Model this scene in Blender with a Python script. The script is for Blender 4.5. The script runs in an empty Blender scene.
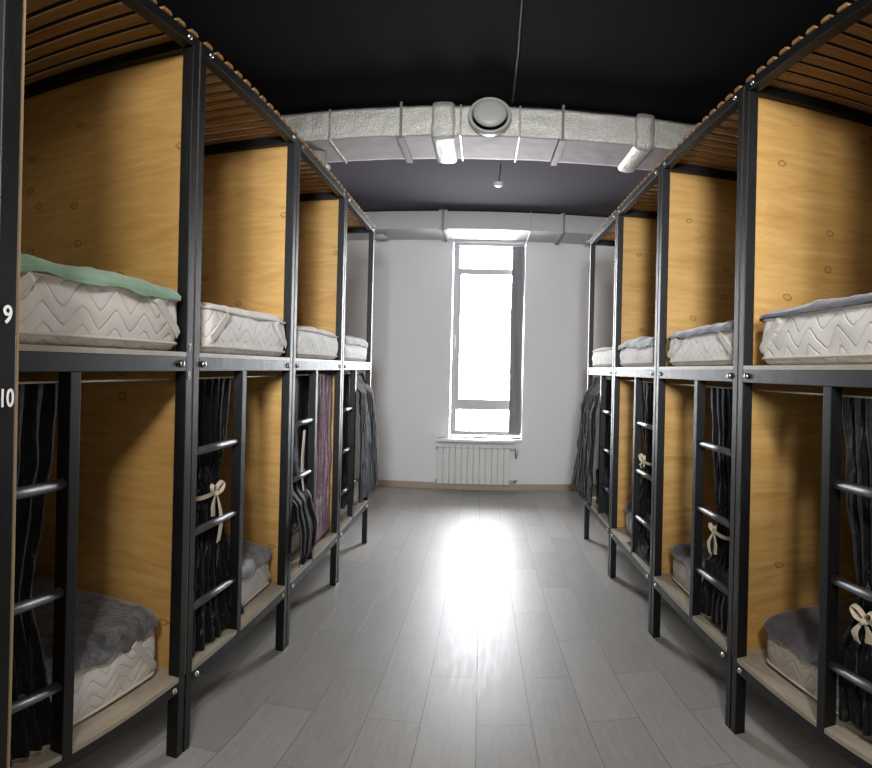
import bpy, bmesh, math, random
from mathutils import Vector, Matrix, noise
random.seed(7)
C = bpy.context.scene.collection
PI = math.pi
sin, cos = math.sin, math.cos
H = 1.35                                   # camera height

# ------------------------------------------------------------------ materials
def mat(name, col, rough=.5, metal=0., spec=.5, sheen=0.):
    m = bpy.data.materials.new(name); m.use_nodes = True
    b = m.node_tree.nodes['Principled BSDF']
    b.inputs['Base Color'].default_value = (*col, 1)
    b.inputs['Roughness'].default_value = rough
    b.inputs['Metallic'].default_value = metal
    b.inputs['Specular IOR Level'].default_value = spec
    if sheen:
        b.inputs['Sheen Weight'].default_value = sheen
        b.inputs['Sheen Roughness'].default_value = .35
    return m

class NT:
    def __init__(s, m): s.m = m; s.t = m.node_tree; s.b = s.t.nodes['Principled BSDF']
    def n(s, typ, **k):
        x = s.t.nodes.new(typ)
        for a, v in k.items():
            if a.startswith('i_'):
                x.inputs[a[2:].replace('_', ' ')].default_value = v
            else: setattr(x, a, v)
        return x
    def l(s, a, b): s.t.links.new(a, b)
    def coord(s, scale=(1, 1, 1), kind='Object', rot=(0, 0, 0), loc=(0, 0, 0)):
        c = s.n('ShaderNodeTexCoord'); mp = s.n('ShaderNodeMapping')
        mp.inputs['Scale'].default_value = scale; mp.inputs['Rotation'].default_value = rot
        mp.inputs['Location'].default_value = loc
        s.l(c.outputs[kind], mp.inputs[0]); return mp.outputs[0]
    def noise(s, vec, scale=5, detail=4, rough=.6, dist=0):
        x = s.n('ShaderNodeTexNoise'); s.l(vec, x.inputs['Vector'])
        x.inputs['Scale'].default_value = scale; x.inputs['Detail'].default_value = detail
        x.inputs['Roughness'].default_value = rough; x.inputs['Distortion'].default_value = dist
        return x.outputs['Fac']
    def ramp(s, fac, stops):
        r = s.n('ShaderNodeValToRGB'); e = r.color_ramp.elements
        while len(e) < len(stops): e.new(.5)
        for i, (p, c) in enumerate(stops):
            e[i].position = p; e[i].color = (*c, 1) if len(c) == 3 else c
        s.l(fac, r.inputs[0]); return r.outputs[0]
    def math(s, op, a, b=0.):
        x = s.n('ShaderNodeMath', operation=op)
        for i, v in enumerate((a, b)):
            if isinstance(v, (int, float)): x.inputs[i].default_value = v
            else: s.l(v, x.inputs[i])
        return x.outputs[0]
    def mix(s, fac, a, b, mode='MIX'):
        x = s.n('ShaderNodeMix', data_type='RGBA', blend_type=mode)
        for i, v in ((0, fac), (6, a), (7, b)):
            if isinstance(v, (int, float)): x.inputs[i].default_value = v
            elif isinstance(v, tuple): x.inputs[i].default_value = (*v, 1)
            else: s.l(v, x.inputs[i])
        return x.outputs[2]
    def bump(s, h, strength=.3, dist=.01, prev=None):
        x = s.n('ShaderNodeBump'); s.l(h, x.inputs['Height'])
        x.inputs['Strength'].default_value = strength; x.inputs['Distance'].default_value = dist
        if prev is not None: s.l(prev, x.inputs['Normal'])
        s.l(x.outputs[0], s.b.inputs['Normal']); return x.outputs[0]
    def col(s, c): s.l(c, s.b.inputs['Base Color'])
    def rough(s, c): s.l(c, s.b.inputs['Roughness'])

M = {}
def make_plywood(name, c1, c2, c3, gscale=1.):
    m = mat(name, c1, .48, 0, .35); t = NT(m)
    v = t.coord((1.1, 1.1, 7)); g = t.noise(v, 3.2 * gscale, 6, .6, 1.2)
    base = t.ramp(g, [(.30, c2), (.5, c1), (.72, c3)])
    v2 = t.coord((1.4, 1.4, 14)); g2 = t.noise(v2, 5, 5, .7, 2.4)
    base = t.mix(t.ramp(g2, [(.60, (0, 0, 0)), (.72, (.42, .42, .42))]), base, tuple(x * .6 for x in c2))
    # knots : small dark rings
    vs_ = t.n('ShaderNodeSeparateXYZ'); t.l(t.coord(), vs_.inputs[0]); vc_ = t.n('ShaderNodeCombineXYZ'); t.l(t.math('ADD', vs_.outputs[0], t.math('MULTIPLY', g, .03)), vc_.inputs[0]); t.l(t.math('MULTIPLY', vs_.outputs[2], 1.25), vc_.inputs[1])
    vo = t.n('ShaderNodeTexVoronoi', voronoi_dimensions='2D'); t.l(vc_.outputs[0], vo.inputs['Vector']); vo.inputs['Scale'].default_value = 5.0
    d = vo.outputs['Distance']
    ring = t.ramp(d, [(.0, (.12, .12, .12)), (.052, (.2, .2, .2)), (.068, (1, 1, 1)), (.088, (0, 0, 0))])
    sp = t.n('ShaderNodeSeparateColor'); t.l(vo.outputs['Color'], sp.inputs[0])
    pick = t.math('GREATER_THAN', sp.outputs[0], .66)
    k = t.math('MULTIPLY', ring, pick); k = t.math('MULTIPLY', k, .85)
    base = t.mix(k, base, (.10, .045, .012))
    t.col(base); t.bump(g, .05, .004)
    return m
M['ply'] = make_plywood('plywood_birch', (.57, .335, .105), (.48, .265, .072), (.64, .40, .145))
M['ply_edge'] = mat('plywood_edge', (.40, .28, .16), .7)
m = mat('slat_pine', (.45, .24, .09), .6); t = NT(m); v = t.coord((.6, 14, 3)); g = t.noise(v, 4, 4, .6, .5)
t.col(t.ramp(g, [(.3, (.30, .14, .045)), (.7, (.48, .27, .10))])); M['slat'] = m
m = mat('board_laminate', (.50, .45, .37), .5); t = NT(m); v = t.coord((9, 1.2, 3)); g = t.noise(v, 4, 5, .65, .6)
t.col(t.ramp(g, [(.25, (.36, .30, .22)), (.55, (.50, .44, .35)), (.8, (.58, .53, .45))])); M['board'] = m

m = mat('black_steel', (.005, .005, .006), .5, .0, .38); t = NT(m); v = t.coord((4, 4, 1.4)); g = t.noise(v, 7, 6, .7, .3)
t.col(t.ramp(g, [(.3, (.003, .003, .0035)), (.62, (.006, .006, .0065)), (.8, (.02, .02, .022))]))
t.rough(t.ramp(g, [(.3, (.42, .42, .42)), (.8, (.60, .60, .60))])); M['steel'] = m
M['rung'] = mat('worn_rung_steel', (.13, .13, .135), .42, .4)
M['bolt'] = mat('zinc_bolt', (.62, .62, .60), .3, 1.)
M['wire'] = mat('white_wire', (.75, .72, .62), .5)
M['number'] = mat('white_paint', (.9, .9, .9), .8, 0, .1)

def quilt_mat(name, col, groove, zsc=.046):
    m = mat(name, col, .75, 0, .2, .15); t = NT(m)
    v = t.coord(); sp = t.n('ShaderNodeSeparateXYZ'); t.l(v, sp.inputs[0])
    nz = t.noise(v, 6, 2, .5)
    a = t.math('ADD', t.math('ADD', t.math('MULTIPLY', sp.outputs[1], 2 * PI / .128), t.math('MULTIPLY', sp.outputs[0], 2 * PI / .128)), t.math('MULTIPLY', nz, 1.6))
    w = t.math('MULTIPLY', t.math('ADD', t.math('ARCSINE', t.math('MULTIPLY', t.math('SINE', a), .97)), t.math('MULTIPLY', t.math('SINE', a), .5)), .0135)
    # top surface: use depth x as the row coordinate too
    rowc = t.math('ADD', t.math('ADD', sp.outputs[2], t.math('MULTIPLY', sp.outputs[0], .8)), w)
    fr = t.math('FRACT', t.math('DIVIDE', rowc, zsc))
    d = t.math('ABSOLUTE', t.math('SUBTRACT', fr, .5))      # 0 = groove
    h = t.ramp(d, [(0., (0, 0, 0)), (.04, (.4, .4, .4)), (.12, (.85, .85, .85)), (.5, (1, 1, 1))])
    soft = t.noise(v, 14, 3, .5)
    hh = t.math('ADD', h, t.math('MULTIPLY', soft, .5))
    t.bump(hh, .6, .0045)
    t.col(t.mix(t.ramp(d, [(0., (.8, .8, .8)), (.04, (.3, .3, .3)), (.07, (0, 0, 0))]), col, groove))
    return m
M['quilt_light'] = quilt_mat('quilted_white_fabric', (.92, .89, .84), (.68, .64, .58))
M['quilt_beige'] = quilt_mat('quilted_beige_fabric', (.62, .55, .46), (.46, .39, .32))
M['tape'] = mat('woven_edge_tape', (.74, .70, .63), .85)

def cloth_mat(name, c1, c2, rough=.7, sheen=.4, scale=9, bs=.5, stretch=(1, 1, 1)):
    m = mat(name, c1, rough, 0, .3, sheen); t = NT(m); v = t.coord(stretch)
    g = t.noise(v, scale, 6, .65, .8); t.col(t.ramp(g, [(.35, c1), (.65, c2)]))
    g2 = t.noise(v, scale * 7, 3, .6); t.bump(t.math('ADD', g, t.math('MULTIPLY', g2, .35)), bs, .01); return m
M['mint'] = cloth_mat('mint_cotton_cover', (.26, .46, .30), (.36, .56, .40), .8)
M['sage'] = cloth_mat('grey_green_cover', (.22, .30, .25), (.42, .46, .42), .8)
M['grey'] = cloth_mat('grey_cotton_cover', (.10, .105, .13), (.16, .165, .19), .8)
M['mauve_grey'] = cloth_mat('dark_grey_cover', (.095, .085, .10), (.15, .14, .16), .8)
M['silver'] = cloth_mat('silver_grey_satin', (.20, .20, .215), (.40, .40, .41), .42, .3, 14, .9)
M['fur'] = cloth_mat('charcoal_blanket', (.05, .05, .058), (.20, .20, .21), .8, .5, 22, 1.)
def velvet(name, dark, sheen_streak, thr=.56):
    m = mat(name, dark, .7, 0, .15, .08); t = NT(m)
    v = t.coord((20, 20, 1.5)); g = t.noise(v, 2.6, 6, .72, 1.6)
    v2 = t.coord((30, 30, 14)); g2 = t.noise(v2, 3, 5, .75, .6)
    mk = t.math('MULTIPLY', t.ramp(g, [(thr, (0, 0, 0)), (thr + .13, (1, 1, 1))]), t.ramp(g2, [(.40, (0, 0, 0)), (.62, (1, 1, 1))]))  # pale streaks: highlights on the crushed pile put into the colour
    t.col(t.mix(mk, dark, sheen_streak)); t.rough(t.ramp(g2, [(.3, (.8, .8, .8)), (.7, (.55, .55, .55))]))
    t.bump(t.math('ADD', g, g2), .5, .008); return m
M['velvet_black'] = velvet('crushed_black_velvet', (.006, .006, .008), (.30, .30, .32), .57)
M['velvet_grey'] = velvet('crushed_grey_velvet', (.014, .014, .017), (.19, .19, .20), .53)
M['velvet_plum'] = velvet('crushed_plum_velvet', (.26, .16, .20), (.55, .43, .48), .42)
M['ribbon'] = mat('cream_ribbon', (.72, .64, .48), .6, 0, .3, .2)

# floor
m = mat('floor_wood_look_tile', (.3, .3, .3), .3, 0, .5); t = NT(m)
v = t.coord((1, 1, 1), rot=(0, 0, PI / 2))
br = t.n('ShaderNodeTexBrick'); br.offset = .5; br.offset_frequency = 2; br.squash = 1.
mp = t.n('ShaderNodeMapping'); c = t.n('ShaderNodeTexCoord'); t.l(c.outputs['Object'], mp.inputs[0])
mp.inputs['Rotation'].default_value = (0, 0, -PI / 2)
# rotated: u = y, v = -x ; shift so that a joint lies on x=.013 and an end on y=1.973
mp.inputs['Location'].default_value = (-1.973 + .757 * 8, .013 + .185 * 20, 0)
t.l(mp.outputs[0], br.inputs['Vector'])
for k_, v_ in (('Scale', 1.), ('Mortar Size', .0016), ('Mortar Smooth', .2), ('Bias', 0.), ('Brick Width', .757), ('Row Height', .185)): br.inputs[k_].default_value = v_
br.inputs['Color1'].default_value = (.0, .0, .0, 1); br.inputs['Color2'].default_value = (1, 1, 1, 1); br.inputs['Mortar'].default_value = (.5, .5, .5, 1)
gv = t.coord((11, 1.1, 1)); g = t.noise(gv, 5, 7, .68, .8)
gv2 = t.coord((70, 3.5, 1)); g2 = t.noise(gv2, 2, 4, .7, 1.5)
tone = t.mix(t.ramp(g, [(.3, (0, 0, 0)), (.7, (1, 1, 1))]), (.33, .315, .295), (.44, .425, .40))
tone = t.mix(t.math('MULTIPLY', g2, .35), tone, (.52, .50, .48))
tone = t.mix(.16, tone, br.outputs['Color'], 'SOFT_LIGHT')
tone = t.mix(br.outputs['Fac'], tone, (.20, .19, .18))
t.col(tone)
t.rough(t.ramp(g, [(.3, (.36, .36, .36)), (.75, (.48, .48, .48))]))
h = t.math('SUBTRACT', t.math('MULTIPLY', g2, .35), t.math('MULTIPLY', br.outputs['Fac'], 1.))
t.bump(h, .35, .0022); M['floor'] = m

m = mat('painted_white_wall', (.74, .745, .77), .85, 0, .2); t = NT(m); v = t.coord(); g = t.noise(v, 60, 3, .6); t.bump(g, .06, .003); M['wall'] = m
m = mat('ceiling_paint_shaded', (.016, .016, .018), .8, 0, .12); t = NT(m); v = t.coord()  # front ceiling: shade on this side of the duct put into the colour
g = t.noise(v, 2, 4, .6); t.col(t.ramp(g, [(.3, (.005, .0045, .005)), (.7, (.008, .007, .008))]))
br = t.n('ShaderNodeTexBrick'); t.l(v, br.inputs['Vector']); br.inputs['Scale'].default_value = 1
br.inputs['Brick Width'].default_value = 2.4; br.inputs['Row Height'].default_value = 1.2; br.inputs['Mortar Size'].default_value = .003
t.bump(br.outputs['Fac'], -.4, .004); M['ceil_shaded'] = m
m = mat('ceiling_paint_window_lit', (.095, .088, .10), .9, 0, .05); t = NT(m); v = t.coord()  # rear ceiling: same dark ceiling, window light put into a paler colour
br = t.n('ShaderNodeTexBrick'); t.l(v, br.inputs['Vector']); br.inputs['Scale'].default_value = 1
br.inputs['Brick Width'].default_value = 2.4; br.inputs['Row Height'].default_value = 1.2; br.inputs['Mortar Size'].default_value = .003
t.bump(br.outputs['Fac'], -.4, .004); M['ceil_lit'] = m
m = mat('baseboard_tile', (.36, .29, .22), .5); M['base'] = m
M['white'] = mat('white_plastic', (.72, .72, .70), .4)
M['radiator'] = mat('white_enamel', (.62, .63, .60), .35)
M['chrome'] = mat('chrome_valve', (.55, .55, .55), .25, 1.)
M['frame'] = mat('grey_window_profile', (.42, .42, .44), .4)
m = mat('grey_blind_fabric', (.72, .72, .74), .7); t_ = m.node_tree; m_ = t_.nodes.new('ShaderNodeMixShader'); l_ = t_.nodes.new('ShaderNodeBsdfTranslucent'); l_.inputs[0].default_value = (.10, .10, .105, 1); m_.inputs[0].default_value = .5
t_.links.new(t_.nodes['Principled BSDF'].outputs[0], m_.inputs[1]); t_.links.new(l_.outputs[0], m_.inputs[2]); t_.links.new(m_.outputs[0], t_.nodes['Material Output'].inputs[0]); M['blind'] = m
M['cable'] = mat('black_cable', (.006, .006, .006), .5)
M['vent'] = mat('grey_vent_plastic', (.36, .37, .34), .4)
def foil(name, col, sc, bs, metal=.75, r=.42):
    m = mat(name, col, r, metal); t = NT(m); v = t.coord((1, 1, 1))
    g = t.noise(v, sc, 5, .75, .6); vo = t.n('ShaderNodeTexVoronoi'); t.l(v, vo.inputs['Vector']); vo.inputs['Scale'].default_value = sc * 1.6
    t.bump(t.math('ADD', g, vo.outputs['Distance']), bs, .004)
    t.col(t.ramp(g, [(.3, tuple(x * .7 for x in col)), (.65, tuple(min(1, x * 1.15) for x in col))])); return m
M['foil'] = foil('crinkled_foil_wrap', (.66, .65, .60), 75, .8, .55, .45)
m = mat('sheet_metal_underside', (.46, .405, .41), .7, .1); t = NT(m); v = t.coord((1.2, 18, 18)); g = t.noise(v, 3, 4, .6); t.bump(g, .45, .006); M['sheet'] = m  # pinkish tint: light reflected up from the floor put into the colour
M['foil_tape'] = foil('foil_tape', (.60, .58, .54), 16, .6, .7, .34)
M['duct_grey'] = mat('galvanised_duct', (.50, .51, .51), .6, .15)
M['strap'] = mat('perforated_strap', (.22, .20, .18), .5, .6)
m = bpy.data.materials.new('window_glass'); m.use_nodes = True; nt = m.node_tree; nt.nodes.clear()
o = nt.nodes.new('ShaderNodeOutputMaterial'); mx = nt.nodes.new('ShaderNodeMixShader'); tr = nt.nodes.new('ShaderNodeBsdfTransparent'); gl = nt.nodes.new('ShaderNodeBsdfGlossy'); fr = nt.nodes.new('ShaderNodeFresnel')
gl.inputs['Roughness'].default_value = .02; fr.inputs[0].default_value = 1.3
nt.links.new(fr.outputs[0], mx.inputs[0]); nt.links.new(tr.outputs[0], mx.inputs[1]); nt.links.new(gl.outputs[0], mx.inputs[2]); nt.links.new(mx.outputs[0], o.inputs[0]); M['glass'] = m

# ------------------------------------------------------------------ helpers
def obj(name, bm, m, parent=None, smooth=False, loc=None):
    me = bpy.data.meshes.new(name)
    bmesh.ops.recalc_face_normals(bm, faces=bm.faces)
    bm.to_mesh(me); bm.free()
    if smooth:
        for p in me.polygons: p.use_smooth = True
    o = bpy.data.objects.new(name, me); C.objects.link(o)
    for mm in (m if isinstance(m, (list, tuple)) else [m]): me.materials.append(mm)
    if parent: o.parent = parent
    if loc: o.location = loc
    return o
def empty(name, loc):
    o = bpy.data.objects.new(name, None); C.objects.link(o); o.location = loc; o.empty_display_size = .1; return o
def tag(o, label, cat, group=None):
    o['label'] = label; o['category'] = cat
    if group: o['group'] = group
    return o
def struct(name, bm, m, parent=None, smooth=False):
    o = obj(name, bm, m, parent, smooth)
    if not parent: o['kind'] = 'structure'
    return o
def B(*boxes, bev=0.):
    bm = bmesh.new()
    for x0, y0, z0, x1, y1, z1 in boxes:
        x0, x1 = sorted((x0, x1)); y0, y1 = sorted((y0, y1)); z0, z1 = sorted((z0, z1))
        r = bmesh.ops.create_cube(bm, size=1)
        for vv in r['verts']:
            vv.co = Vector(((x0 + x1) / 2 + vv.co.x * (x1 - x0), (y0 + y1) / 2 + vv.co.y * (y1 - y0), (z0 + z1) / 2 + vv.co.z * (z1 - z0)))
    if bev: bmesh.ops.bevel(bm, geom=list(bm.edges), offset=bev, segments=2, affect='EDGES', profile=.5)
    return bm
def tube(pts, r, n=12, bm=None, cap=True):
    bm = bm or bmesh.new(); pts = [Vector(p) for p in pts]; rings = []
    for i, p in enumerate(pts):
        d = (pts[min(i + 1, len(pts) - 1)] - pts[max(i - 1, 0)]).normalized()
        up = Vector((0, 0, 1)) if abs(d.z) < .9 else Vector((1, 0, 0))
        a = d.cross(up).normalized(); b = d.cross(a).normalized()
        rr = r[i] if isinstance(r, (list, tuple)) else r
        rings.append([bm.verts.new(p + a * cos(2 * PI * k / n) * rr + b * sin(2 * PI * k / n) * rr) for k in range(n)])
    for i in range(len(rings) - 1):
        for k in range(n):
            bm.faces.new((rings[i][k], rings[i][(k + 1) % n], rings[i + 1][(k + 1) % n], rings[i + 1][k]))
    if cap: bm.faces.new(rings[0]); bm.faces.new(rings[-1])
    return bm
def lathe(prof, c, axis='Z', n=40, bm=None):
    """prof: list of (radius, height) ; axis direction of height"""
    bm = bm or bmesh.new(); rings = []
    for r, h in prof:
        ring = []
        for k in range(n):
            a = 2 * PI * k / n; u, v_ = r * cos(a), r * sin(a)
            p = (u, v_, h) if axis == 'Z' else ((u, h, v_) if axis == 'Y' else (h, u, v_))
            ring.append(bm.verts.new(Vector(c) + Vector(p)))
        rings.append(ring)
    for i in range(len(rings) - 1):
        for k in range(n): bm.faces.new((rings[i][k], rings[i][(k + 1) % n], rings[i + 1][(k + 1) % n], rings[i + 1][k]))
    bm.faces.new(rings[0]); bm.faces.new(rings[-1]); return bm
def ribbon(pts, width, wdir, thick=.0015, bm=None):
    bm = bm or bmesh.new(); wd = Vector(wdir).normalized(); pts = [Vector(p) for p in pts]; rows = []
    for i, p in enumerate(pts):
        d = (pts[min(i + 1, len(pts) - 1)] - pts[max(i - 1, 0)]).normalized(); nn = d.cross(wd).normalized() * thick
        w = (width[i] if isinstance(width, (list, tuple)) else width) / 2
        rows.append([bm.verts.new(p + wd * w + nn), bm.verts.new(p - wd * w + nn), bm.verts.new(p - wd * w - nn), bm.verts.new(p + wd * w - nn)])
    for i in range(len(rows) - 1):
        for k in range(4): bm.faces.new((rows[i][k], rows[i][(k + 1) % 4], rows[i + 1][(k + 1) % 4], rows[i + 1][k]))
    bm.faces.new(rows[0]); bm.faces.new(rows[-1]); return bm
def fbm(x, y, z, o=3):
    return noise.fractal(Vector((x, y, z)), 1., 2., o)
def copy_tree(o, parent=None):
    c = o.copy(); C.objects.link(c)
    if parent: c.parent = parent
    for ch in list(o.children): copy_tree(ch, c)
    return c

# ------------------------------------------------------------------ room
XW, YB, YF, ZC = 2.92, 6.527, -3.2, 2.994
struct('floor', B((-XW, YF, -.1, XW, YB, 0)), M['floor'])
YS = 3.45
o = struct('ceiling', B((-XW, YF, ZC, XW, YS, ZC + .15)), M['ceil_shaded'])
o = struct('ceiling', B((-XW, YS, ZC, XW, YB, ZC + .15)), M['ceil_lit'])
struct('wall_left', B((-XW - .15, YF, 0, -XW, YB, ZC)), M['wall'])
struct('wall_right', B((XW, YF, 0, XW + .15, YB, ZC)), M['wall'])
struct('wall_front', B((-XW - .15, YF - .15, 0, XW + .15, YF, ZC)), M['wall'])
WX0, WX1, WZ0, WZ1 = -.348, .463, .585, 2.772
struct('wall_back', B((-XW - .15, YB, 0, WX0, YB + .3, ZC), (WX1, YB, 0, XW + .15, YB + .3, ZC), (WX0, YB, 0, WX1, YB + .3, WZ0), (WX0, YB, WZ1, WX1, YB + .3, ZC)), M['wall'])
struct('baseboard_back', B((-XW, YB - .012, 0, XW, YB, .072), bev=.002), M['base'])
# window
wr = empty('window_1', (0, YB, 0)); wr['kind'] = 'structure'
y0, y1 = .075, .145
fx0, fx1 = WX0 + .012, WX1 - .012
struct('window_frame', B((fx0, y0, .61, fx0 + .062, y1, 2.755), (fx1 - .062, y0, .61, fx1, y1, 2.755), (fx0 + .062, y0, .61, fx1 - .062, y1, .655),
      (fx0 + .062, y0, .893, fx1 - .062, y1, 1.008), (fx0 + .062, y0, 2.41, fx1 - .062, y1, 2.475), (fx0 + .062, y0, 2.715, fx1 - .062, y1, 2.755)), M['frame'], wr)
struct('window_frame', B((fx0 + .062, y0 + .01, 1.008, fx0 + .085, y1, 2.41), (fx1 - .085, y0 + .01, 1.008, fx1 - .062, y1, 2.41), bev=.002), M['frame'], wr)
for za, zb in ((.655, .893), (1.008, 2.41), (2.475, 2.715)):
    struct('window_pane', B((fx0 + .062, y0 + .03, za, fx1 - .062, y0 + .036, zb)), M['glass'], wr)
bm = B((fx0 + .022, y0 - .012, 1.60, fx0 + .044, y0, 1.72), (fx0 + .027, y0 - .04, 1.69, fx0 + .04, y0 - .012, 1.705), (fx0 + .024, y0 - .05, 1.56, fx0 + .043, y0 - .036, 1.71), bev=.002)
struct('window_handle', bm, M['white'], wr)
struct('window_sill', B((WX0 + .0, -.10, WZ0 - .03, WX1, .145, WZ0), (-.47, -.17, WZ0 - .03, .375, 0, WZ0 - .001), bev=.003), M['white'], wr)

# vertical blind drawn to the right
bl = empty('vertical_blind', (.39, YB + .03, 1.6)); tag(bl, 'grey vertical blind drawn together at the right side of the tall window', 'blind')
obj('headrail', B((-.72, -.02, 1.125, .06, .02, 1.16), bev=.003), M['frame'], bl)
for k in range(8):
    x = -.064 + k * .0155
    a = math.radians(33 + 4 * sin(k * 2.3)); w = .044
    dx, dy = cos(a) * w * .5, sin(a) * w * .6
    bm = bmesh.new(); n = 14; vs = []
    for i in range(n + 1):
        z = -.96 + i * (2.085) / n; sw = .004 * sin(i * .6 + k)
        vs.append([bm.verts.new((x - dx + sw, -dy, z)), bm.verts.new((x, .004, z)), bm.verts.new((x + dx + sw, dy, z))])
    for i in range(n):
        for j in range(2): bm.faces.new((vs[i][j], vs[i][j + 1], vs[i + 1][j + 1], vs[i + 1][j]))
    o = obj('blind_slat', bm, M['blind'], bl); o.modifiers.new('s', 'SOLIDIFY').thickness = .0012

# radiator: twelve sections
rd = empty('radiator', (-.065, YB - .085, .085)); tag(rd, 'white twelve-section panel radiator on the wall under the window', 'radiator')
n = 12; pw = .0655; x0 = -n * pw / 2
for k in range(n):
    xa = x0 + k * pw
    bm = B((xa + .003, -.038, .0, xa + pw - .003, -.030, .395), (xa + .028, -.03, .0, xa + pw - .028, .03, .42), (xa + .008, .02, .01, xa + pw - .008, .03, .41), bev=.0022)
    # louvred top
    for q in range(3):
        bmx = B((xa + .006, -.036 + q * .018, .405 + q * .008, xa + pw - .006, -.030 + q * .018, .43 + q * .006), bev=.001)
        me = bpy.data.meshes.new('tmp'); bmx.to_mesh(me); bmx.free(); bm.from_mesh(me); bpy.data.meshes.remove(me)
    obj('radiator_section', bm, M['radiator'], rd)
obj('manifold', tube([(x0 - .02, 0, .39), (-x0 + .05, 0, .39)], .015, 14), M['radiator'], rd, True)
obj('manifold', tube([(x0 - .02, 0, .03), (-x0 + .05, 0, .03)], .015, 14), M['radiator'], rd, True)
v1 = obj('valve', tube([(-x0 + .05, 0, .39), (-x0 + .07, 0, .39), (-x0 + .07, 0, .33), (-x0 + .07, 0, .29)], [.016, .016, .018, .010], 14), M['chrome'], rd, True)
obj('valve', tube([(-x0 + .04, 0, .03), (-x0 + .062, 0, .03), (-x0 + .075, -.02, .045)], [.016, .016, .012], 14), M['chrome'], rd, True)

# ------------------------------------------------------------------ ducts
def sheet_box(x0, x1, yf, yb, z0, z1, step, amp, seed, front_only=True):
    """box running along x, its skin dented"""
    bm = bmesh.new(); prof = []
    def seg(a, b, n):
        for i in range(n): prof.append((a[0] + (b[0] - a[0]) * i / n, a[1] + (b[1] - a[1]) * i / n))
    seg((yf, z1), (yf, z0), 12); seg((yf, z0), (yb, z0), 16); seg((yb, z0), (yb, z1), 8); seg((yb, z1), (yf, z1), 8)
    nx = max(2, int((x1 - x0) / step)); rows = []
    for i in range(nx + 1):
        x = x0 + (x1 - x0) * i / nx; row = []
        for (y, z) in prof:
            e = .0 if i in (0, nx) else 1.
            d = amp * fbm(x * 14 + seed, y * 14, z * 14) * e
            sg = amp * 1.2 * fbm(x * 4 + seed, y * 3, z * 3) * e
            row.append(bm.verts.new((x, y + d * (.9 if z < z1 - .001 else .2), z + d * .4 + sg * .5)))
        rows.append(row)
    L_ = len(prof)
    for i in range(nx):
        for j in range(L_):
            f = bm.faces.new((rows[i][j], rows[i][(j + 1) % L_], rows[i + 1][(j + 1) % L_], rows[i + 1][j]))
            f.material_index = 0 if j < 12 or j >= 28 else 1
    bm.faces.new(rows[0]); bm.faces.new(rows[-1]); return bm
DYF, DYB, DZ0, DZ1 = 3.402, 3.834, 2.764, 2.962
dk = empty('ventilation_duct', (0, (DYF + DYB) / 2, DZ0)); tag(dk, 'large foil-wrapped rectangular air duct crossing under the ceiling in the middle of the room', 'duct')
oy = -(DYF + DYB) / 2
def dobj(name, bm, m, parent=dk, off=(0, oy, -DZ0), smooth=False):
    bmesh.ops.translate(bm, verts=bm.verts, vec=off); return obj(name, bm, m, parent, smooth)
dobj('duct_body', sheet_box(-XW + .005, XW - .005, DYF, DYB, DZ0, DZ1, .02, .007, 0), [M['foil'], M['sheet']], smooth=True)
for xa, xb in ((-.325, -.185), (.865, .99)):
    bm = bmesh.new(); rows = []
    prof = []
    for i in range(10): prof.append((DYF, DZ1 + (DZ0 - DZ1) * i / 10))
    for i in range(12): prof.append((DYF + (DYB - DYF) * i / 12, DZ0))
    for i in range(6): prof.append((DYB, DZ0 + (DZ1 - DZ0) * i / 6))
    for i in range(6): prof.append((DYB + (DYF - DYB) * i / 6, DZ1))
    cyy, czz = (DYF + DYB) / 2, (DZ0 + DZ1) / 2; N = 12
    for i in range(N + 1):
        t_ = i / N; g = .026 * min(1, (sin(PI * t_)) ** .35 * 1.0) if 0 < i < N else 0
        g -= .012 * math.exp(-((t_ - .5) / .09) ** 2) * 0
        row = []
        for y, z in prof:
            sy = g if abs(y - DYB) < 1e-6 else (-g if abs(y - DYF) < 1e-6 else 0); sz = -g if abs(z - DZ0) < 1e-6 else (min(g, .02) if abs(z - DZ1) < 1e-6 else 0)
            nn = .005 * fbm(xa * 9 + i * .5, y * 16, z * 16)
            row.append(bm.verts.new((xa + (xb - xa) * t_, y + sy + nn, z + sz + nn * .5)))
        rows.append(row)
    L_ = len(prof)
    for i in range(N):
        for j in range(L_): bm.faces.new((rows[i][j], rows[i][(j + 1) % L_], rows[i + 1][(j + 1) % L_], rows[i + 1][j]))
    dobj('duct_collar', bm, M['foil'], smooth=True)
for x in (-1.62, -.50, .435, 1.55):
    w = .008
    dobj('hanger_strap', B((x - w, DYF - .012, DZ0 - .014, x + w, DYF - .008, ZC), (x - .022, DYF - .012, DZ0 - .020, x + .022, DYB + .02, DZ0 - .012), (x - w, DYB + .012, DZ0 - .014, x + w, DYB + .016, ZC), (x - .022, DYF - .012, DZ0 - .020, x - .019, DYB + .02, DZ0 + .002)), M['strap'])
for x in (-.925, -.155, .185, 1.25):
    dobj('duct_seam', B((x - .006, DYF - .014, DZ0 - .012, x + .006, DYB + .012, DZ1 + .008), bev=.003), M['foil_tape'])
# round air terminal on the duct front
av = empty('round_air_vent', (.012, DYF - .012, 2.872)); tag(av, 'round grey air vent with a domed disc on the front of the foil-wrapped duct', 'vent')
obj('vent_ring', lathe([(.10, .0), (.122, .0), (.124, -.04), (.122, -.060), (.116, -.068), (.104, -.064), (.100, -.045), (.098, .0)], (0, 0, 0), 'Y', 56), M['vent'], av, True)
obj('vent_disc', lathe([(.02, -.0), (.02, -.07), (.080, -.074), (.092, -.080), (.094, -.090), (.088, -.099), (.06, -.104), (.01, -.106)], (0, 0, 0), 'Y', 56), M['vent'], av, True)
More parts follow.
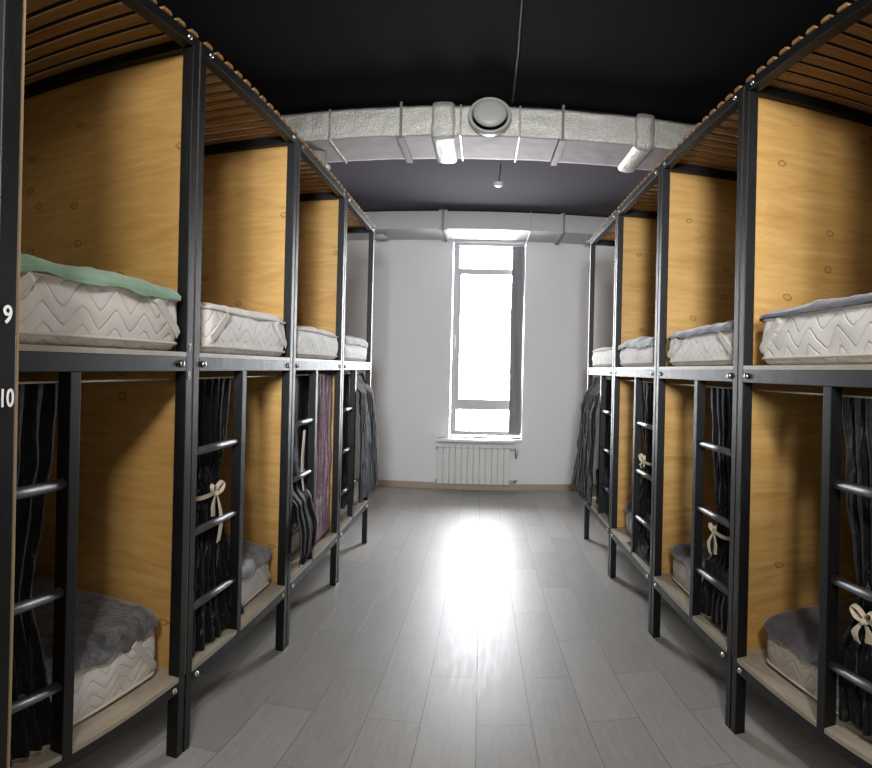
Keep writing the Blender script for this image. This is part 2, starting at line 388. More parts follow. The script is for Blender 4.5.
# rear duct along the window wall
D2 = empty('ventilation_duct', (0, 6.25, 2.785)); tag(D2, 'smooth pale grey rectangular duct along the top of the window wall', 'duct')
yA, yB, zA, zB = 5.98 - 6.25, 6.52 - 6.25, 0, .19
obj('duct_body', B((-XW + .005, yA, zA, XW - .005, yB, zB)), M['duct_grey'], D2)
for x, w in ((-1.7, .012), (-.455, .016), (-.395, .016), (.463, .005), (.785, .018), (1.75, .012)):
    obj('duct_flange', B((x - w, yA - .016, zA - .018, x + w, yB, zB + .012), bev=.002), M['duct_grey'], D2)
for x in (-.425, .80, -1.9, 1.9):
    obj('hanger_strap', B((x - .01, yA - .022, zA - .024, x + .01, yA - .016, .208), (x - .012, yA - .022, zA - .026, x + .012, yB - .01, zA - .019)), M['strap'], D2)
# small vents hanging from the ducts
g_ = tag(empty('ceiling_vent', (-1.055, 3.62, 2.655)), 'grey cylindrical vent under the left end of the foil-wrapped duct', 'vent')
obj('vent_body', lathe([(.0005, 0), (.05, .0), (.058, .008), (.058, .10), (.05, .104)], (0, 0, 0), 'Z', 36), M['vent'], g_, True)
obj('vent_knob', lathe([(.001, -.02), (.015, -.016), (.021, 0), (.015, .016), (.001, .02)], (.065, -.02, -.012), 'Z', 20), M['white'], g_, True)
for x, lab in ((-1.09, 'flat white round vent under the rear duct, beside the left bunk row'), (1.13, 'flat white round vent under the rear duct, beside the right bunk row')):
    g_ = tag(empty('ceiling_vent', (x, 6.18, 2.735)), lab, 'vent', None)
    obj('vent_disc', lathe([(.001, 0), (.055, .0), (.068, .006), (.068, .014), (.055, .02)], (0, 0, 0), 'Z', 36), M['white'], g_, True)
    obj('vent_neck', lathe([(.045, .02), (.04, .035), (.04, .05)], (0, 0, 0), 'Z', 30), M['vent'], g_, True)
# smoke detector on a rod
sd = tag(empty('smoke_detector', (.096, 4.6, 2.815)), 'small white smoke detector hanging on a thin rod from the rear ceiling', 'smoke detector')
obj('detector_body', lathe([(.001, 0), (.025, .0), (.036, .008), (.040, .02), (.040, .03), (.02, .038), (.001, .038)], (0, 0, 0), 'Z', 32), M['white'], sd, True)
obj('rod', tube([(0, 0, .036), (.012, 0, .12), (.014, 0, .179)], .0045, 10), M['strap'], sd, True)
# ceiling cable
bm = tube([(.105, -1.0, ZC - .008), (.11, .6, ZC - .008), (.115, 1.6, ZC - .008), (.118, 2.27, ZC - .009), (.132, 2.72, ZC - .014), (.136, 3.1, ZC - .008), (.139, 3.38, ZC - .008)], .008, 10)
tag(obj('ceiling_cable', bm, M['cable'], None, True), 'black cable running along the front ceiling toward the duct', 'cable')

# ------------------------------------------------------------------ bunks
W, T, LB, PITCH, DEP = .036, .009, .924, .933, 2.02
ZT = 2.400
XL, XR, YL1, YR1 = -.815, .828, 1.500, 1.755
LAD = (.371, .407)
def digits(txt, size, parent, y, z, s):
    cu = bpy.data.curves.new('num', 'FONT'); cu.body = txt; cu.size = size; cu.align_x = 'CENTER'; cu.align_y = 'CENTER'; cu.extrude = .0003; cu.offset = .0006
    to = bpy.data.objects.new('num', cu); C.objects.link(to); bpy.context.view_layer.update()
    me = bpy.data.meshes.new_from_object(to.evaluated_get(bpy.context.evaluated_depsgraph_get()))
    bpy.data.objects.remove(to)
    me.transform(Matrix(((0, 0, 1, 0), (1.05 if len(txt) == 1 else .85, 0, 0, 0), (0, 1, 0, 0), (0, 0, 0, 1))))
    me.materials.clear(); me.materials.append(M['number'])
    o = bpy.data.objects.new('painted_number', me); C.objects.link(o); o.parent = parent; o.location = (.0006, y, z)
    o['label'] = 'white painted number ' + txt
    # stencil bridge in the paint
    return o
def make_bunk(s):
    r = empty('bunk_bed', (0, 0, 0))
    X = lambda x: x * s
    def bx(name, m, *bb, bev=.0018, parent=r):
        return obj(name, B(*[(X(b[0]), b[1], b[2], X(b[3]), b[4], b[5]) for b in bb], bev=bev), m, parent)
    S = M['steel']
    for x in (0, DEP - W):
        for y in (0, LB - W): bx('post', S, (x, y, 0, x + W, y + W, ZT))
    for x in (0, DEP - W):
        bx('top_rail', S, (x, W, ZT - .042, x + W, LB - W, ZT - .002))
        bx('deck_rail', S, (x, W, 1.324, x + W, LB - W, 1.366))
        bx('base_rail', S, (x, W, .285, x + W, LB - W, .328))
    for y in (0, LB - W):
        bx('cross_rail', S, (W, y, ZT - .042, DEP - W, y + W, ZT - .002))
        bx('cross_rail', S, (W, y, 1.324, DEP - W, y + W, 1.366))
        bx('cross_rail', S, (W, y, .285, DEP - W, y + W, .328))
    # slats on top with chamfered ends
    n = 12; sw = .048; st = (LB - .01) / n
    for k in range(n):
        y = .005 + k * st + (st - sw) / 2; bm = bmesh.new(); z0 = ZT - .0018; z1 = ZT + .012
        pr = [(y, z0), (y + sw, z0), (y + sw, z1 - .007), (y + sw - .007, z1), (y + .007, z1), (y, z1 - .007)]
        a = [bm.verts.new((X(-.004), p, q)) for p, q in pr]; b = [bm.verts.new((X(DEP), p, q)) for p, q in pr]
        for i in range(6): bm.faces.new((a[i], a[(i + 1) % 6], b[(i + 1) % 6], b[i]))
        bm.faces.new(a); bm.faces.new(b); obj('slat', bm, M['slat'], r)
    bx('bed_board', M['board'], (.0, W + .001, 1.366, DEP - W, LB - W - .001, 1.379), (W + .001, .002, 1.366, DEP - W, W + .001, 1.379), (W + .001, LB - W - .001, 1.366, DEP - W, LB - .002, 1.379), bev=0)
    bx('bed_board', M['board'], (W + .001, .002, .328, DEP - W, LB - .002, .345), (.0, W + .001, .328, W + .001, LAD[0] - .001, .345), (.0, LAD[1] + .001, .328, W + .001, LB - W - .001, .345), bev=0)
    ld = bx('ladder', S, (0, LAD[0], .328, W, LAD[1], 1.324))
    for z in (1.076, .817, .558):
        bm = tube([(X(.018), W - .004, z), (X(.018), LAD[0] + .004, z)], .0125, 16); obj('rung', bm, M['rung'], ld, True)
    def bolt(y, z):
        bm = lathe([(.0105, 0), (.0105, .0015), (.009, .005), (.005, .0075), (.0008, .0085)], (0, 0, 0), 'X', 18)
        for v in bm.verts: v.co.x *= -s
        bmesh.ops.translate(bm, verts=bm.verts, vec=(0, y, z)); obj('bolt', bm, M['bolt'], r, True)
    for z in (ZT - .022, 1.345, .306):
        bolt(W + .028, z); bolt(LB - W - .028, z)
    obj('curtain_wire', tube([(X(.055), W, 1.300), (X(.055), LB - W, 1.300)], .0028, 8), M['wire'], r, True)
    return r
def add_panel(r, s):
    bm = B((s * .003, LB + .0003, .335, s * (DEP), LB + T - .0003, ZT - .002))
    o = obj('side_panel', bm, [M['ply'], M['ply_edge']], r)
    for p_ in o.data.polygons:
        if abs(p_.normal.x) > .5: p_.material_index = 1
    return o
GB_L = 'bunk beds in the left row'; GB_R = 'bunk beds in the right row'
protos = {}
bunks = {}
for side, s in (('L', -1), ('R', 1)):
    XA = XL if s < 0 else XR; Y1 = (YL1 if s < 0 else YR1) + W - LB
    protos[side] = make_bunk(s); pan = add_panel(protos[side], s)
    for k in (1, 0, 2, 3, 4):
        if k == 0 and side == 'R': b = copy_tree(protos[side])  # first bunk on the right is out of view, kept for its shadow
        else: b = protos[side] if k == 1 else copy_tree(protos[side])
        b.location = (XA, Y1 + (k - 1) * PITCH, 0)
        if k == 0 and side == 'L': b.location = (-.600, .609 - LB - T, 0)
        if k == 4:
            for ch in list(b.children):
                if ch.name.startswith('side_panel'): bpy.data.objects.remove(ch)
        bunks[side, k] = b
LABB = {('L', 0): 'black steel bunk at the left edge whose post is painted 9 and 10',
        ('L', 1): 'black steel and plywood bunk whose far post is painted 7 and 8',
        ('L', 2): 'black steel and plywood bunk with a bow-tied black curtain, second along the left row',
        ('L', 3): 'black steel and plywood bunk with a plum curtain in its lower bay',
        ('L', 4): 'black steel bunk at the window end of the left row, grey curtains below',
        ('R', 0): 'black steel and plywood bunk beside the camera at the start of the right row',
        ('R', 1): 'black steel and plywood bunk nearest the camera on the right side',
        ('R', 2): 'black steel and plywood bunk, second along the right row, curtain tied low',
        ('R', 3): 'black steel and plywood bunk, third along the right row, cloth heaped on its lower board',
        ('R', 4): 'black steel bunk at the window end of the right row, grey curtain flaring out'}
for k, b in bunks.items(): tag(b, LABB[k], 'bunk bed', GB_L if k[0] == 'L' else GB_R)
def far_post(b):
    ps = [c for c in b.children if c.name.startswith('post')]
    return ps
# painted numbers sit on the far aisle post
for key, yy, txt in ((('L', 0), LB - W / 2 + .0, (('9', 1.411, .036), ('10', 1.293, .036))), (('L', 1), LB - W / 2, (('7', 1.391, .034), ('8', 1.311, .034)))):
    ps = [c for c in bunks[key].children if c.name.split('.')[0] == 'post']
    p = ps[1] if len(ps) > 1 else ps[0]
    for tx, z, sz in txt: digits(tx, sz, p, yy, z, -1)

# ------------------------------------------------------------------ mattresses and covers
MW, MD = .80, 1.90
def ring_pts(inset, W_, D_, R_):
    """rounded rectangle, starts at front centre; returns list of (x,y,nx,ny,u)"""
    r = max(R_ - inset, .004); x0, x1, y0, y1 = inset, D_ - inset, inset, W_ - inset
    if x1 - x0 < 2 * r or y1 - y0 < 2 * r: r = max(.001, min(x1 - x0, y1 - y0) / 2 - .001)
    out = []
    def line(a, b, n):
        for i in range(n): out.append((a[0] + (b[0] - a[0]) * i / n, a[1] + (b[1] - a[1]) * i / n))
    def arc(cx, cy, a0, n):
        for i in range(n):
            a = a0 + (PI / 2) * i / n; out.append((cx + r * cos(a), cy + r * sin(a)))
    line((x0, (y0 + y1) / 2), (x0, y0 + r), 16); arc(x0 + r, y0 + r, PI, 8)
    line((x0 + r, y0), (x1 - r, y0), 40); arc(x1 - r, y0 + r, 1.5 * PI, 6)
    line((x1, y0 + r), (x1, y1 - r), 16); arc(x1 - r, y1 - r, 0, 6)
    line((x1 - r, y1), (x0 + r, y1), 40); arc(x0 + r, y1 - r, PI / 2, 8)
    line((x0, y1 - r), (x0, (y0 + y1) / 2), 16)
    return out
def loft(rings, s, close_last=True):
    bm = bmesh.new(); vr = [[bm.verts.new((p[0] * s, p[1], p[2])) for p in r] for r in rings]
    n = len(vr[0])
    for i in range(len(vr) - 1):
        for j in range(n): bm.faces.new((vr[i][j], vr[i][(j + 1) % n], vr[i + 1][(j + 1) % n], vr[i + 1][j]))
    if close_last: bm.faces.new(vr[-1])
    return bm
def mattress_rings(Hm, seed, sag=.012):
    rings = []; e = .03
    prof = [(.22, 0), (.05, 0)]
    for i in range(5): a = PI / 2 * i / 4; prof.append((e * (1 - sin(a)), e * (1 - cos(a)) ))
    for i in range(1, 9): t_ = i / 9; prof.append((-.006 * sin(PI * t_), e + (Hm - 2 * e) * t_))
    for i in range(5): a = PI / 2 * i / 4; prof.append((e * (1 - cos(a)), Hm - e + e * sin(a)))
    for q in (.06, .10, .16, .22, .28, .34, .39): prof.append((q, Hm))
    for ins, z in prof:
        r = []
        for x, y in ring_pts(ins, MW, MD, .062):
            t_ = z / Hm
            dz = (sag * fbm(x * 2.2 + seed, y * 2.6, seed) + .005 * fbm(x * 9, y * 9 + seed, z * 9)) * t_
            dd = .007 * fbm(x * 7 + seed, y * 7, z * 12)
            cx_, cy_ = x - MD / 2, y - MW / 2; l_ = math.hypot(cx_, cy_) + 1e-6
            k = 1 if ins < .06 else .2
            r.append((x + (-.006 * 0 + dd * k if x < .4 else 0), y + dd * k * (1 if cy_ > 0 else -1), z + dz + .008 * min(1, ins / .2) * (t_ > .9)))
        rings.append(r)
    return rings
def mattress(name, side, k, level, y0, depth, Hm, mt, label, group, straps=True, band=True):
    s = -1 if side == 'L' else 1; b = bunks[side, k]
    z = 1.379 if level else .345
    o = obj(name, loft(mattress_rings(Hm, k * 3.1 + level + (7 if s > 0 else 0)), s), mt, None, True, (b.location.x + s * depth, b.location.y + y0, z + .001))
    tag(o, label, 'mattress', group)
    # piping round the top and bottom edges
    for zz, rr, ins in ((.022, .0045, .003), (Hm - .022, .0045, .003)):
        pts = [(p[0] * s, p[1], zz + (.006 * fbm(p[0] * 2, p[1] * 2, k) if zz > .1 else 0)) for p in ring_pts(ins - .006, MW, MD, .062)]
        bm = bmesh.new(); N = len(pts); rings = []
        for i in range(N):
            p = Vector(pts[i]); d = (Vector(pts[(i + 1) % N]) - Vector(pts[i - 1])).normalized(); a = d.cross(Vector((0, 0, 1))).normalized(); u = Vector((0, 0, 1))
            rings.append([bm.verts.new(p + a * cos(q * PI / 3) * rr + u * sin(q * PI / 3) * rr) for q in range(6)])
        for i in range(N):
            for q in range(6): bm.faces.new((rings[i][q], rings[i][(q + 1) % 6], rings[(i + 1) % N][(q + 1) % 6], rings[(i + 1) % N][q]))
        obj('piping', bm, M['tape'], o, True)
    if straps:
        for e in (0, 1):
            pts = []
            for i in range(9):
                t_ = i / 8; y = .175 - .135 * t_; zz = Hm - .022 - (Hm - .068) * t_
                xx = -.0125 + (.02 * max(0, (t_ - .75)) if t_ > .75 else 0) + (.012 * (1 - min(1, t_ / .12)))
                xx = (0 if y > .062 else .062 - math.sqrt(.062 ** 2 - (.062 - y) ** 2)) - .012 + (.012 * (1 - min(1, t_ / .12)))
                pts.append((xx * s, y if e == 0 else MW - y, zz))
            obj('corner_strap', ribbon(pts, .026, (0, .7, -.7 if e == 0 else .7), .0012), M['tape'], o, False)
    return o
def cover(name, side, k, level, y0, depth, Hm, mt, label, group, front=.04, sidel=.02, wr=.006, seed=0., jag=.015, lift=.008, shift=0.):
    """cloth lying on a mattress, its edge hanging a little over"""
    s = -1 if side == 'L' else 1; b = bunks[side, k]; z = (1.379 if level else .345) + .001
    rings = []
    prof = [(.39, 0), (.34, 0), (.28, 0), (.22, 0), (.16, 0), (.12, 0), (.08, 0), (.05, 0), (.03, 0), (.014, .004), (0, .012)]
    nsk = 8
    for q in prof + [('s', i / nsk) for i in range(1, nsk + 1)]:
        r = []
        skirt = q[0] == 's'
        ins = -.012 if skirt else q[0]
        base = ring_pts(max(ins, -.006) if not skirt else -.006, MW, MD, .062)
        for j, (x, y) in enumerate(base):
            fr_ = max(0, min(1, (.12 - x) / .12))
            ln = sidel + (front - sidel) * fr_ + jag * (.25 + .75 * fr_) * fbm(x * 6 + seed, y * 8, seed * 1.7)
            ln = max(.006, ln)
            wv = wr * fbm(x * 7 + seed, y * 9, seed) + wr * .5 * fbm(x * 21, y * 23 + seed, 1)
            if skirt:
                zz = Hm - .012 - ln * q[1] + wv * .4; off = .004 + abs(wr) * .45 * sin(y * 38 + seed + x * 30) * q[1] + wv * .4
                cx_, cy_ = (x - MD / 2) / MD * 2, (y - MW / 2) / MW * 2
                ox = -1 if x < .06 else (1 if x > MD - .06 else 0); oyy = -1 if y < .06 else (1 if y > MW - .06 else 0)
                r.append((x + ox * off + shift, y + oyy * off, zz))
            else:
                r.append((x + shift, y, Hm + lift + .008 * min(1, max(ins, 0) / .2) - q[1] + wv + .012 * fbm(x * 2.2 + k * 3.1 + level + (7 if s > 0 else 0), y * 2.6, k * 3.1 + level + (7 if s > 0 else 0))))
        rings.append(r)
    bm = bmesh.new(); vr = [[bm.verts.new((p[0] * s, p[1], p[2])) for p in r] for r in rings]; n = len(vr[0])
    bm.faces.new(vr[0])
    for i in range(len(vr) - 1):
        for j in range(n): bm.faces.new((vr[i][j], vr[i][(j + 1) % n], vr[i + 1][(j + 1) % n], vr[i + 1][j]))
    o = obj(name, bm, mt, None, True, (b.location.x + s * depth, b.location.y + y0, z))
    md = o.modifiers.new('s', 'SOLIDIFY'); md.thickness = .005; md.offset = 1
    tag(o, label, 'bed cover', group)
    return o
GU, GL = 'quilted mattresses on the upper bunks', 'quilted mattresses on the lower bunks'
QL, QB = M['quilt_light'], M['quilt_beige']
mattress('mattress', 'L', 1, 1, .083, .012, .168, QL, 'thick white quilted mattress with a mint cover, upper bunk by post 9', GU)
mattress('mattress', 'L', 2, 1, .083, .012, .165, QL, 'bare white quilted mattress on the upper bunk just past post 7', GU)
mattress('mattress', 'L', 3, 1, .083, .012, .155, QL, 'bare white mattress on the upper bunk above the plum curtain', GU, straps=False)
mattress('mattress', 'L', 4, 1, .07, .022, .150, QL, 'white mattress with a grey-green cover, upper bunk at the left row end', GU, straps=False)
mattress('mattress', 'R', 1, 1, .03, .022, .165, QL, 'large white quilted mattress with grey cover, nearest upper bunk on the right', GU)
mattress('mattress', 'R', 2, 1, .03, .022, .150, QL, 'white quilted mattress with grey cover, second upper bunk on the right', GU)
mattress('mattress', 'R', 3, 1, .08, .022, .145, QL, 'white quilted mattress with grey-green cover, third upper bunk on the right', GU, straps=False)
mattress('mattress', 'R', 4, 1, .08, .022, .145, QL, 'bare white mattress on the upper bunk at the right row end', GU, straps=False)
mattress('mattress', 'L', 1, 0, .080, .060, .222, QL, 'white quilted mattress under a charcoal blanket, nearest lower bunk on the left', GL)
mattress('mattress', 'L', 2, 0, .085, .060, .185, QL, 'white quilted mattress under silver satin, lower bunk with the bow-tied curtain', GL)
mattress('mattress', 'L', 3, 0, .085, .110, .160, QL, 'white mattress behind the plum curtain on the lower bunk', GL, straps=False)
mattress('mattress', 'L', 4, 0, .07, .060, .160, QL, 'white mattress on the lower bunk at the left row end', GL, straps=False)
mattress('mattress', 'R', 1, 0, .028, .060, .180, QB, 'beige quilted mattress with grey cover, nearest lower bunk on the right', GL, straps=False)
mattress('mattress', 'R', 2, 0, .028, .060, .180, QB, 'beige quilted mattress with grey cover, second lower bunk on the right', GL, straps=False)
mattress('mattress', 'R', 3, 0, .05, .075, .165, QL, 'white mattress on the third lower bunk on the right beside the heaped cloth', GL, straps=False)
mattress('mattress', 'R', 4, 0, .08, .110, .160, QL, 'white mattress behind the flaring grey curtain, lower bunk at the right row end', GL, straps=False)
GC = 'covers spread on the mattresses'
cover('mattress_cover', 'L', 1, 1, .083, .012, .168, M['mint'], 'mint green cover on the upper mattress by post 9', GC, .012, .012, .005, 1., .012, .008)
cover('mattress_cover', 'L', 4, 1, .07, .022, .150, M['sage'], 'grey-green cover on the upper mattress at the left row end', GC, .03, .02, .008, 2.)
cover('mattress_cover', 'R', 1, 1, .03, .022, .165, M['grey'], 'slate grey cover on the nearest upper mattress on the right', GC, .008, .03, .005, 3., .01, .005)
cover('mattress_cover', 'R', 2, 1, .03, .022, .150, M['grey'], 'slate grey cover on the second upper mattress on the right', GC, .012, .04, .006, 4., .01, .006)
cover('mattress_cover', 'R', 3, 1, .08, .022, .145, M['sage'], 'wrinkled grey-green cover on the third upper mattress on the right', GC, .025, .03, .010, 5.)
cover('blanket', 'L', 1, 0, .080, .060, .222, M['fur'], 'charcoal blanket with ragged edge on the nearest lower bunk on the left', GC, .020, .02, .009, 6., .045, .014)
cover('blanket', 'L', 2, 0, .085, .060, .185, M['silver'], 'shiny silver-grey cover on the lower bunk behind the bow-tied curtain', GC, .028, .03, .014, 7., .03, .014)
cover('mattress_cover', 'R', 1, 0, .028, .060, .180, M['mauve_grey'], 'dark grey cover on the nearest lower mattress on the right', GC, .022, .035, .007, 8., .02, .006)
cover('mattress_cover', 'R', 2, 0, .028, .060, .180, M['mauve_grey'], 'dark grey cover on the second lower mattress on the right', GC, .024, .06, .008, 9., .02, .006)
cover('mattress_cover', 'R', 3, 0, .05, .075, .165, M['grey'], 'slate grey cover on the third lower mattress on the right', GC, .02, .03, .012, 10., .03)

# ------------------------------------------------------------------ curtains
def curtain(side, k, rows, pleats, amp, mt, label, group, seed=0, hem=.01, steps=70, cols=150):
    s = -1 if side == 'L' else 1; b = bunks[side, k]
    rows = sorted(rows, key=lambda r: -r[0]); zs = [r[0] for r in rows]
    def interp(z):
        for i in range(len(rows) - 1):
            if z <= zs[i] and z >= zs[i + 1]:
                t_ = (zs[i] - z) / (zs[i] - zs[i + 1]); t_ = t_ * t_ * (3 - 2 * t_)
                return [rows[i][j] + (rows[i + 1][j] - rows[i][j]) * t_ for j in range(1, 4)]
        return rows[-1][1:4]
    wtop = max(r[2] - r[1] for r in rows)
    bm = bmesh.new(); grid = []
    yc = rows[0][1]
    for i in range(steps + 1):
        f = i / steps; z = zs[0] + (zs[-1] - zs[0]) * f; ya, yb, x = interp(z)
        wd = yb - ya; a = amp * (.55 + .45 * min(1.6, wtop / max(wd, .02))) * (.5 + .5 * min(1, f * 6))
        a = min(a, .034); row = []
        for j in range(cols + 1):
            u = j / cols; uu = u + .018 * fbm(u * 3, f * 2.2, seed)
            ph = 2 * PI * pleats * uu + 2.2 * fbm(u * 2.5, f * 1.5, seed + 4)
            w_ = (.75 + .6 * fbm(u * 3, f, seed)) * sin(ph) + .28 * sin(2 * ph + seed) + .6 * fbm(u * pleats, f * 5, seed + 9)
            yy = ya + wd * (u + .25 / pleats * sin(ph * 1 + PI / 2) * .5)
            zz = z - hem * f * (.5 + .5 * sin(ph * .5 + seed)) * (1 if f > .85 else 0) * (f - .85) / .15 if f > .85 else z
            xd = x + a * w_ * .55
            lim = .044 + max(0, z - .60) * 1.2            # stays in front of the mattress end
            if x > 0 and xd > lim: xd = lim - .004 * math.exp(-(xd - lim) * 60) * 0
            if x > .03 and z < .72: xd = max(xd, .034 if .545 < z < .585 else .018)
            row.append(bm.verts.new((s * xd, yy, zz)))
        grid.append(row)
    for i in range(steps):
        for j in range(cols): bm.faces.new((grid[i][j], grid[i][j + 1], grid[i + 1][j + 1], grid[i + 1][j]))
    z0 = zs[0]; y0 = (rows[0][1] + rows[0][2]) / 2
    bmesh.ops.translate(bm, verts=bm.verts, vec=(0, -y0, -z0))
    o = obj('curtain', bm, mt, None, True, (b.location.x, b.location.y + y0, z0))
    md = o.modifiers.new('s', 'SOLIDIFY'); md.thickness = .0025
    tag(o, label, 'curtain', group)
    o['org'] = 0; del o['org']
    return o, s, y0, z0
def bow(c, y, z, x, scale=1., tails=(.18, .10), wrap=.09, loops=True):
    """ribbon bow round a gathered curtain"""
    o, s, y0, z0 = c; P = lambda px, py, pz: (s * px, py - y0, pz - z0)
    bm = bmesh.new()
    # band round the gather
    pts = []
    for i in range(19):
        a = 2 * PI * i / 18; pts.append(P(.062 + .030 * -cos(a), y - wrap * .15 + wrap * sin(a) * .95, z + .006 * sin(a)))
    ribbon(pts, .014, (0, 0, 1), .001, bm)
    if loops:
        for sg in (-1, 1):
            pts = []
            for i in range(13):
                a = PI * 2 * i / 12; pts.append(P(x - .006 - .012 * sin(a / 2), y + sg * (.004 + .030 * scale * (1 - cos(a)) * .7), z + .008 + .016 * scale * sin(a) * sg + .010 * (1 - cos(a))))
            ribbon(pts, .014 * scale, (s, 0, .5), .0012, bm)
        r = bmesh.ops.create_icosphere(bm, subdivisions=2, radius=.011 * scale)
        for v in r['verts']: v.co = Vector(P(x - .012, y, z)) + v.co
    for q, ln in enumerate(tails):
        sg = 1 if q == 0 else -1; pts = []
        for i in range(10):
            t_ = i / 9; pts.append(P(x - .012 - .010 * sin(t_ * 3) * (q == 0), y + sg * (.008 + .022 * t_ * (1 + .4 * sin(t_ * 5))), z - .006 - ln * t_))
        ribbon(pts, [.008 + .018 * min(1, i / 5) for i in range(10)], (0, 1, .15 * sg), .001, bm)
    t_ = obj('tie_ribbon', bm, M['ribbon'], o, False); t_['label'] = 'cream ribbon tie'
G1, G2 = 'black velvet curtains hanging behind the ladders', 'grey velvet curtains at the window-end bunks'
VB, VG = M['velvet_black'], M['velvet_grey']
curtain('L', 1, [(1.304, .05, .40, .07), (1.15, .05, .385, .07), (1.0, .05, .36, .07), (.8, .05, .34, .07), (.6, .05, .36, .046), (.375, .05, .39, .036)], 7, .018, VB,
        'black velvet curtain behind the ladder of the nearest lower bunk on the left', G1, 1)
c = curtain('L', 2, [(1.304, .05, .42, .07), (1.1, .06, .385, .07), (.97, .10, .33, .07), (.905, .15, .30, .065), (.84, .12, .32, .062), (.66, .08, .38, .05), (.50, .06, .42, .036), (.372, .045, .50, .032)], 7, .020, VB,
        'black velvet curtain gathered with a cream bow, second lower bunk on the left', G1, 2, .02)
bow(c, .225, .912, .036, 1.0, (.17, .07), .085)
c = curtain('L', 3, [(1.304, .08, .52, .088), (1.1, .08, .54, .088), (.95, .08, .54, .085), (.84, .07, .45, .070), (.76, .06, .34, .04), (.69, .055, .29, -.012), (.55, .045, .33, -.034), (.46, .05, .30, -.034), (.42, .05, .20, -.032)], 3, .010, VB,
        'black velvet curtain with a pale tie, beside the plum curtain', G1, 3, .02)
bm = bmesh.new(); ribbon([(-.02, -.04, -.27), (-.03, -.03, -.40), (-.026, -.045, -.50), (-.02, -.03, -.58)], [.03, .045, .03, .012], (0, 1, 0), .001, bm)
t_ = obj('tie_ribbon', bm, M['ribbon'], c[0]); t_['label'] = 'cream ribbon tie'
c = curtain('L', 3, [(1.304, .455, .885, .055), (1.0, .455, .885, .055), (.7, .455, .885, .055), (.55, .47, .84, .05), (.47, .46, .87, .052), (.375, .45, .885, .055)], 7, .020, M['velvet_plum'],
        'plum velvet curtain drawn closed across a lower bunk on the left', None, 4)
curtain('L', 4, [(1.304, .20, .55, .088), (.9, .22, .57, .088), (.7, .22, .58, .085), (.60, .20, .56, .07), (.50, .18, .54, .040), (.44, .20, .50, .032)], 5, .016, VG,
        'dark grey curtain behind the ladder at the window end of the left row', G2, 5)
curtain('L', 4, [(1.304, .43, .87, .058), (1.26, .43, .87, .045), (1.16, .43, .875, -.018), (1.05, .42, .89, -.030), (.80, .40, .95, -.040), (.45, .36, 1.02, -.05)], 7, .020, VG,
        'dark grey curtain spilling round the end post of the left row', G2, 6)
curtain('R', 4, [(1.304, .43, .87, .058), (1.26, .43, .87, .045), (1.16, .43, .875, -.018), (1.05, .42, .90, -.032), (.75, .38, 1.02, -.046), (.41, .33, 1.13, -.06)], 8, .024, VG,
        'dark grey curtain flaring out past the end post of the right row', G2, 7)
curtain('R', 4, [(1.304, .20, .76, .092), (.9, .20, .74, .092), (.60, .20, .70, .09), (.50, .20, .66, .05), (.365, .2, .64, .042)], 5, .014, VG,
        'grey curtain behind the ladder at the window end of the right row', G2, 8)
c = curtain('R', 3, [(1.304, .12, .52, .07), (1.03, .14, .43, .07), (.90, .20, .37, .068), (.86, .21, .36, .066), (.78, .17, .38, .064), (.62, .12, .49, .05), (.48, .10, .50, .044)], 6, .018, VB,
        'black velvet curtain tied with a tan band, third lower bunk on the right', G1, 9)
bow(c, .29, .875, .038, 1.0, (.03, .02), .08)
c = curtain('R', 2, [(1.304, .05, .39, .07), (1.09, .05, .36, .07), (.92, .07, .32, .07), (.76, .13, .27, .068), (.70, .12, .28, .066), (.58, .07, .35, .064), (.46, .06, .37, .038), (.385, .05, .36, .034)], 6, .018, VB,
        'black velvet curtain tied low with a cream ribbon, second lower bunk on the right', G1, 10, .02)
bow(c, .235, .745, .036, .6, (.085, .075), .075)
c = curtain('R', 1, [(1.304, .05, .41, .07), (1.08, .05, .38, .07), (.90, .08, .35, .07), (.77, .14, .32, .068), (.70, .12, .34, .066), (.58, .06, .38, .046), (.40, .05, .34, .034)], 7, .018, VB,
        'black velvet curtain tied with a cream ribbon, nearest lower bunk on the right', G1, 11, .02)
bow(c, .25, .735, .036, .9, (.06, .05), .09)

# heap of cloth on the third right lower bunk
def heap(side, k, y0, x0, z0, ly, lx, hh, mt, name, label, cat, seed):
    s = -1 if side == 'L' else 1; b = bunks[side, k]; bm = bmesh.new(); n = 60; g = []
    for i in range(n + 1):
        r = []
        for j in range(n + 1):
            u, v_ = i / n * 2 - 1, j / n * 2 - 1
            rr = math.hypot(u, v_ * (1 + .15 * sin(3 * u + seed)))
            base = max(0, 1 - rr ** 2.2) ** .6
            rd_ = abs(fbm(u * 1.8 + seed, v_ * 2.4, seed)) ; f2 = abs(fbm(u * 4 + seed, v_ * 3, seed + 3))
            z = hh * base * (.65 + .8 * rd_ + .3 * f2) + .003
            # squarish outline
            r.append(bm.verts.new((s * lx * u * .5 * (1 - .12 * abs(v_)), ly * .5 * v_ * (1 - .1 * abs(u)), z)))
        g.append(r)
    for i in range(n):
        for j in range(n): bm.faces.new((g[i][j], g[i][j + 1], g[i + 1][j + 1], g[i + 1][j]))
    o = obj(name, bm, mt, None, True, (b.location.x + s * x0, b.location.y + y0, z0)); o.modifiers.new('s', 'SOLIDIFY').thickness = .003
    tag(o, label, cat); return o

heap('R', 3, .33, .060, .347, .50, .10, .12, M['velvet_grey'], 'crumpled_cloth', 'crumpled grey cloth heaped on the lower board by the third right ladder', 'cloth', 3.)

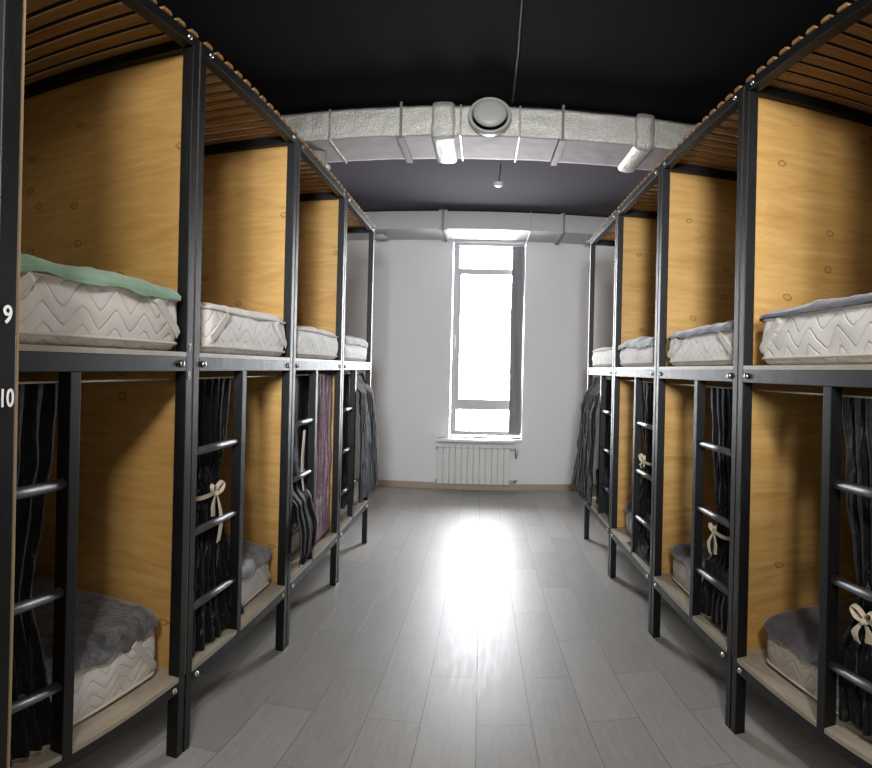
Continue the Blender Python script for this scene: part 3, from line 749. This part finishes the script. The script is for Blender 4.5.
# ------------------------------------------------------------------ light
w = bpy.data.worlds.new('world'); bpy.context.scene.world = w; w.use_nodes = True
w.node_tree.nodes['Background'].inputs[0].default_value = (.93, .96, 1., 1)
w.node_tree.nodes['Background'].inputs[1].default_value = 40.
def lamp(name, typ, loc, energy, col=(1, 1, 1), rot=(0, 0, 0), **k):
    l = bpy.data.lights.new(name, typ); l.energy = energy; l.color = col
    for a, v in k.items(): setattr(l, a, v)
    o = bpy.data.objects.new(name, l); C.objects.link(o); o.location = loc; o.rotation_euler = rot; return o
p = lamp('window_light_portal', 'AREA', ((WX0 + WX1) / 2, YB + .22, (WZ0 + WZ1) / 2), 1, rot=(-PI / 2, 0, 0), shape='RECTANGLE', size=.85, size_y=2.3)
p.data.cycles.is_portal = True
lamp('room_and_fill_lamp', 'POINT', (.06, -.70, 2.47), 118, (1, .95, .89), shadow_soft_size=.13)

lamp('room_and_fill_lamp', 'POINT', (.0, .25, 2.74), 20, (1, .97, .93), shadow_soft_size=.2)  # added fill with no known fixture, brightens the mattress ends
tq = Vector((0, 6.5, 1.45)) - Vector((-.05, -1.6, 2.0))
lamp('wall_fill_spot', 'SPOT', (-.05, -1.6, 2.0), 900, (.93, .96, 1.), tq.to_track_quat('-Z', 'Y').to_euler(), spot_size=math.radians(44), spot_blend=1., shadow_soft_size=.25)  # added spot behind the camera, unseen, lifts the window wall

# ------------------------------------------------------------------ camera: full equirectangular strip of the phone panorama
cam = bpy.data.cameras.new('camera'); co = bpy.data.objects.new('camera', cam); C.objects.link(co)
cam.type = 'PANO'; cam.panorama_type = 'EQUIRECTANGULAR'
f, cx, cy, roll, pitch = 593.049, 481.644, 367.138, .023, .003
cam.longitude_min = -cx / f; cam.longitude_max = (872 - cx) / f
cam.latitude_max = cy / f; cam.latitude_min = -(768 - cy) / f
cr, sr, cp, sp = cos(roll), sin(roll), cos(pitch), sin(pitch)
Rr = Matrix(((cr, 0, sr), (0, 1, 0), (-sr, 0, cr))); Rp = Matrix(((1, 0, 0), (0, cp, sp), (0, -sp, cp)))
Rm = Rr @ Rp
mw = Matrix((Rm[0], Rm[2], -Rm[1])).transposed().to_4x4()
mw.translation = (0, 0, H); co.matrix_world = mw
cam.clip_start = .02
sc = bpy.context.scene; sc.camera = co
sc.view_settings.view_transform = 'Standard'; sc.view_settings.look = 'None'; sc.view_settings.exposure = 0.
sc.cycles.use_denoising = True
sc.cycles.max_bounces = 10; sc.cycles.diffuse_bounces = 6; sc.cycles.glossy_bounces = 4; sc.cycles.transparent_max_bounces = 12
sc.cycles.sample_clamp_indirect = 8.
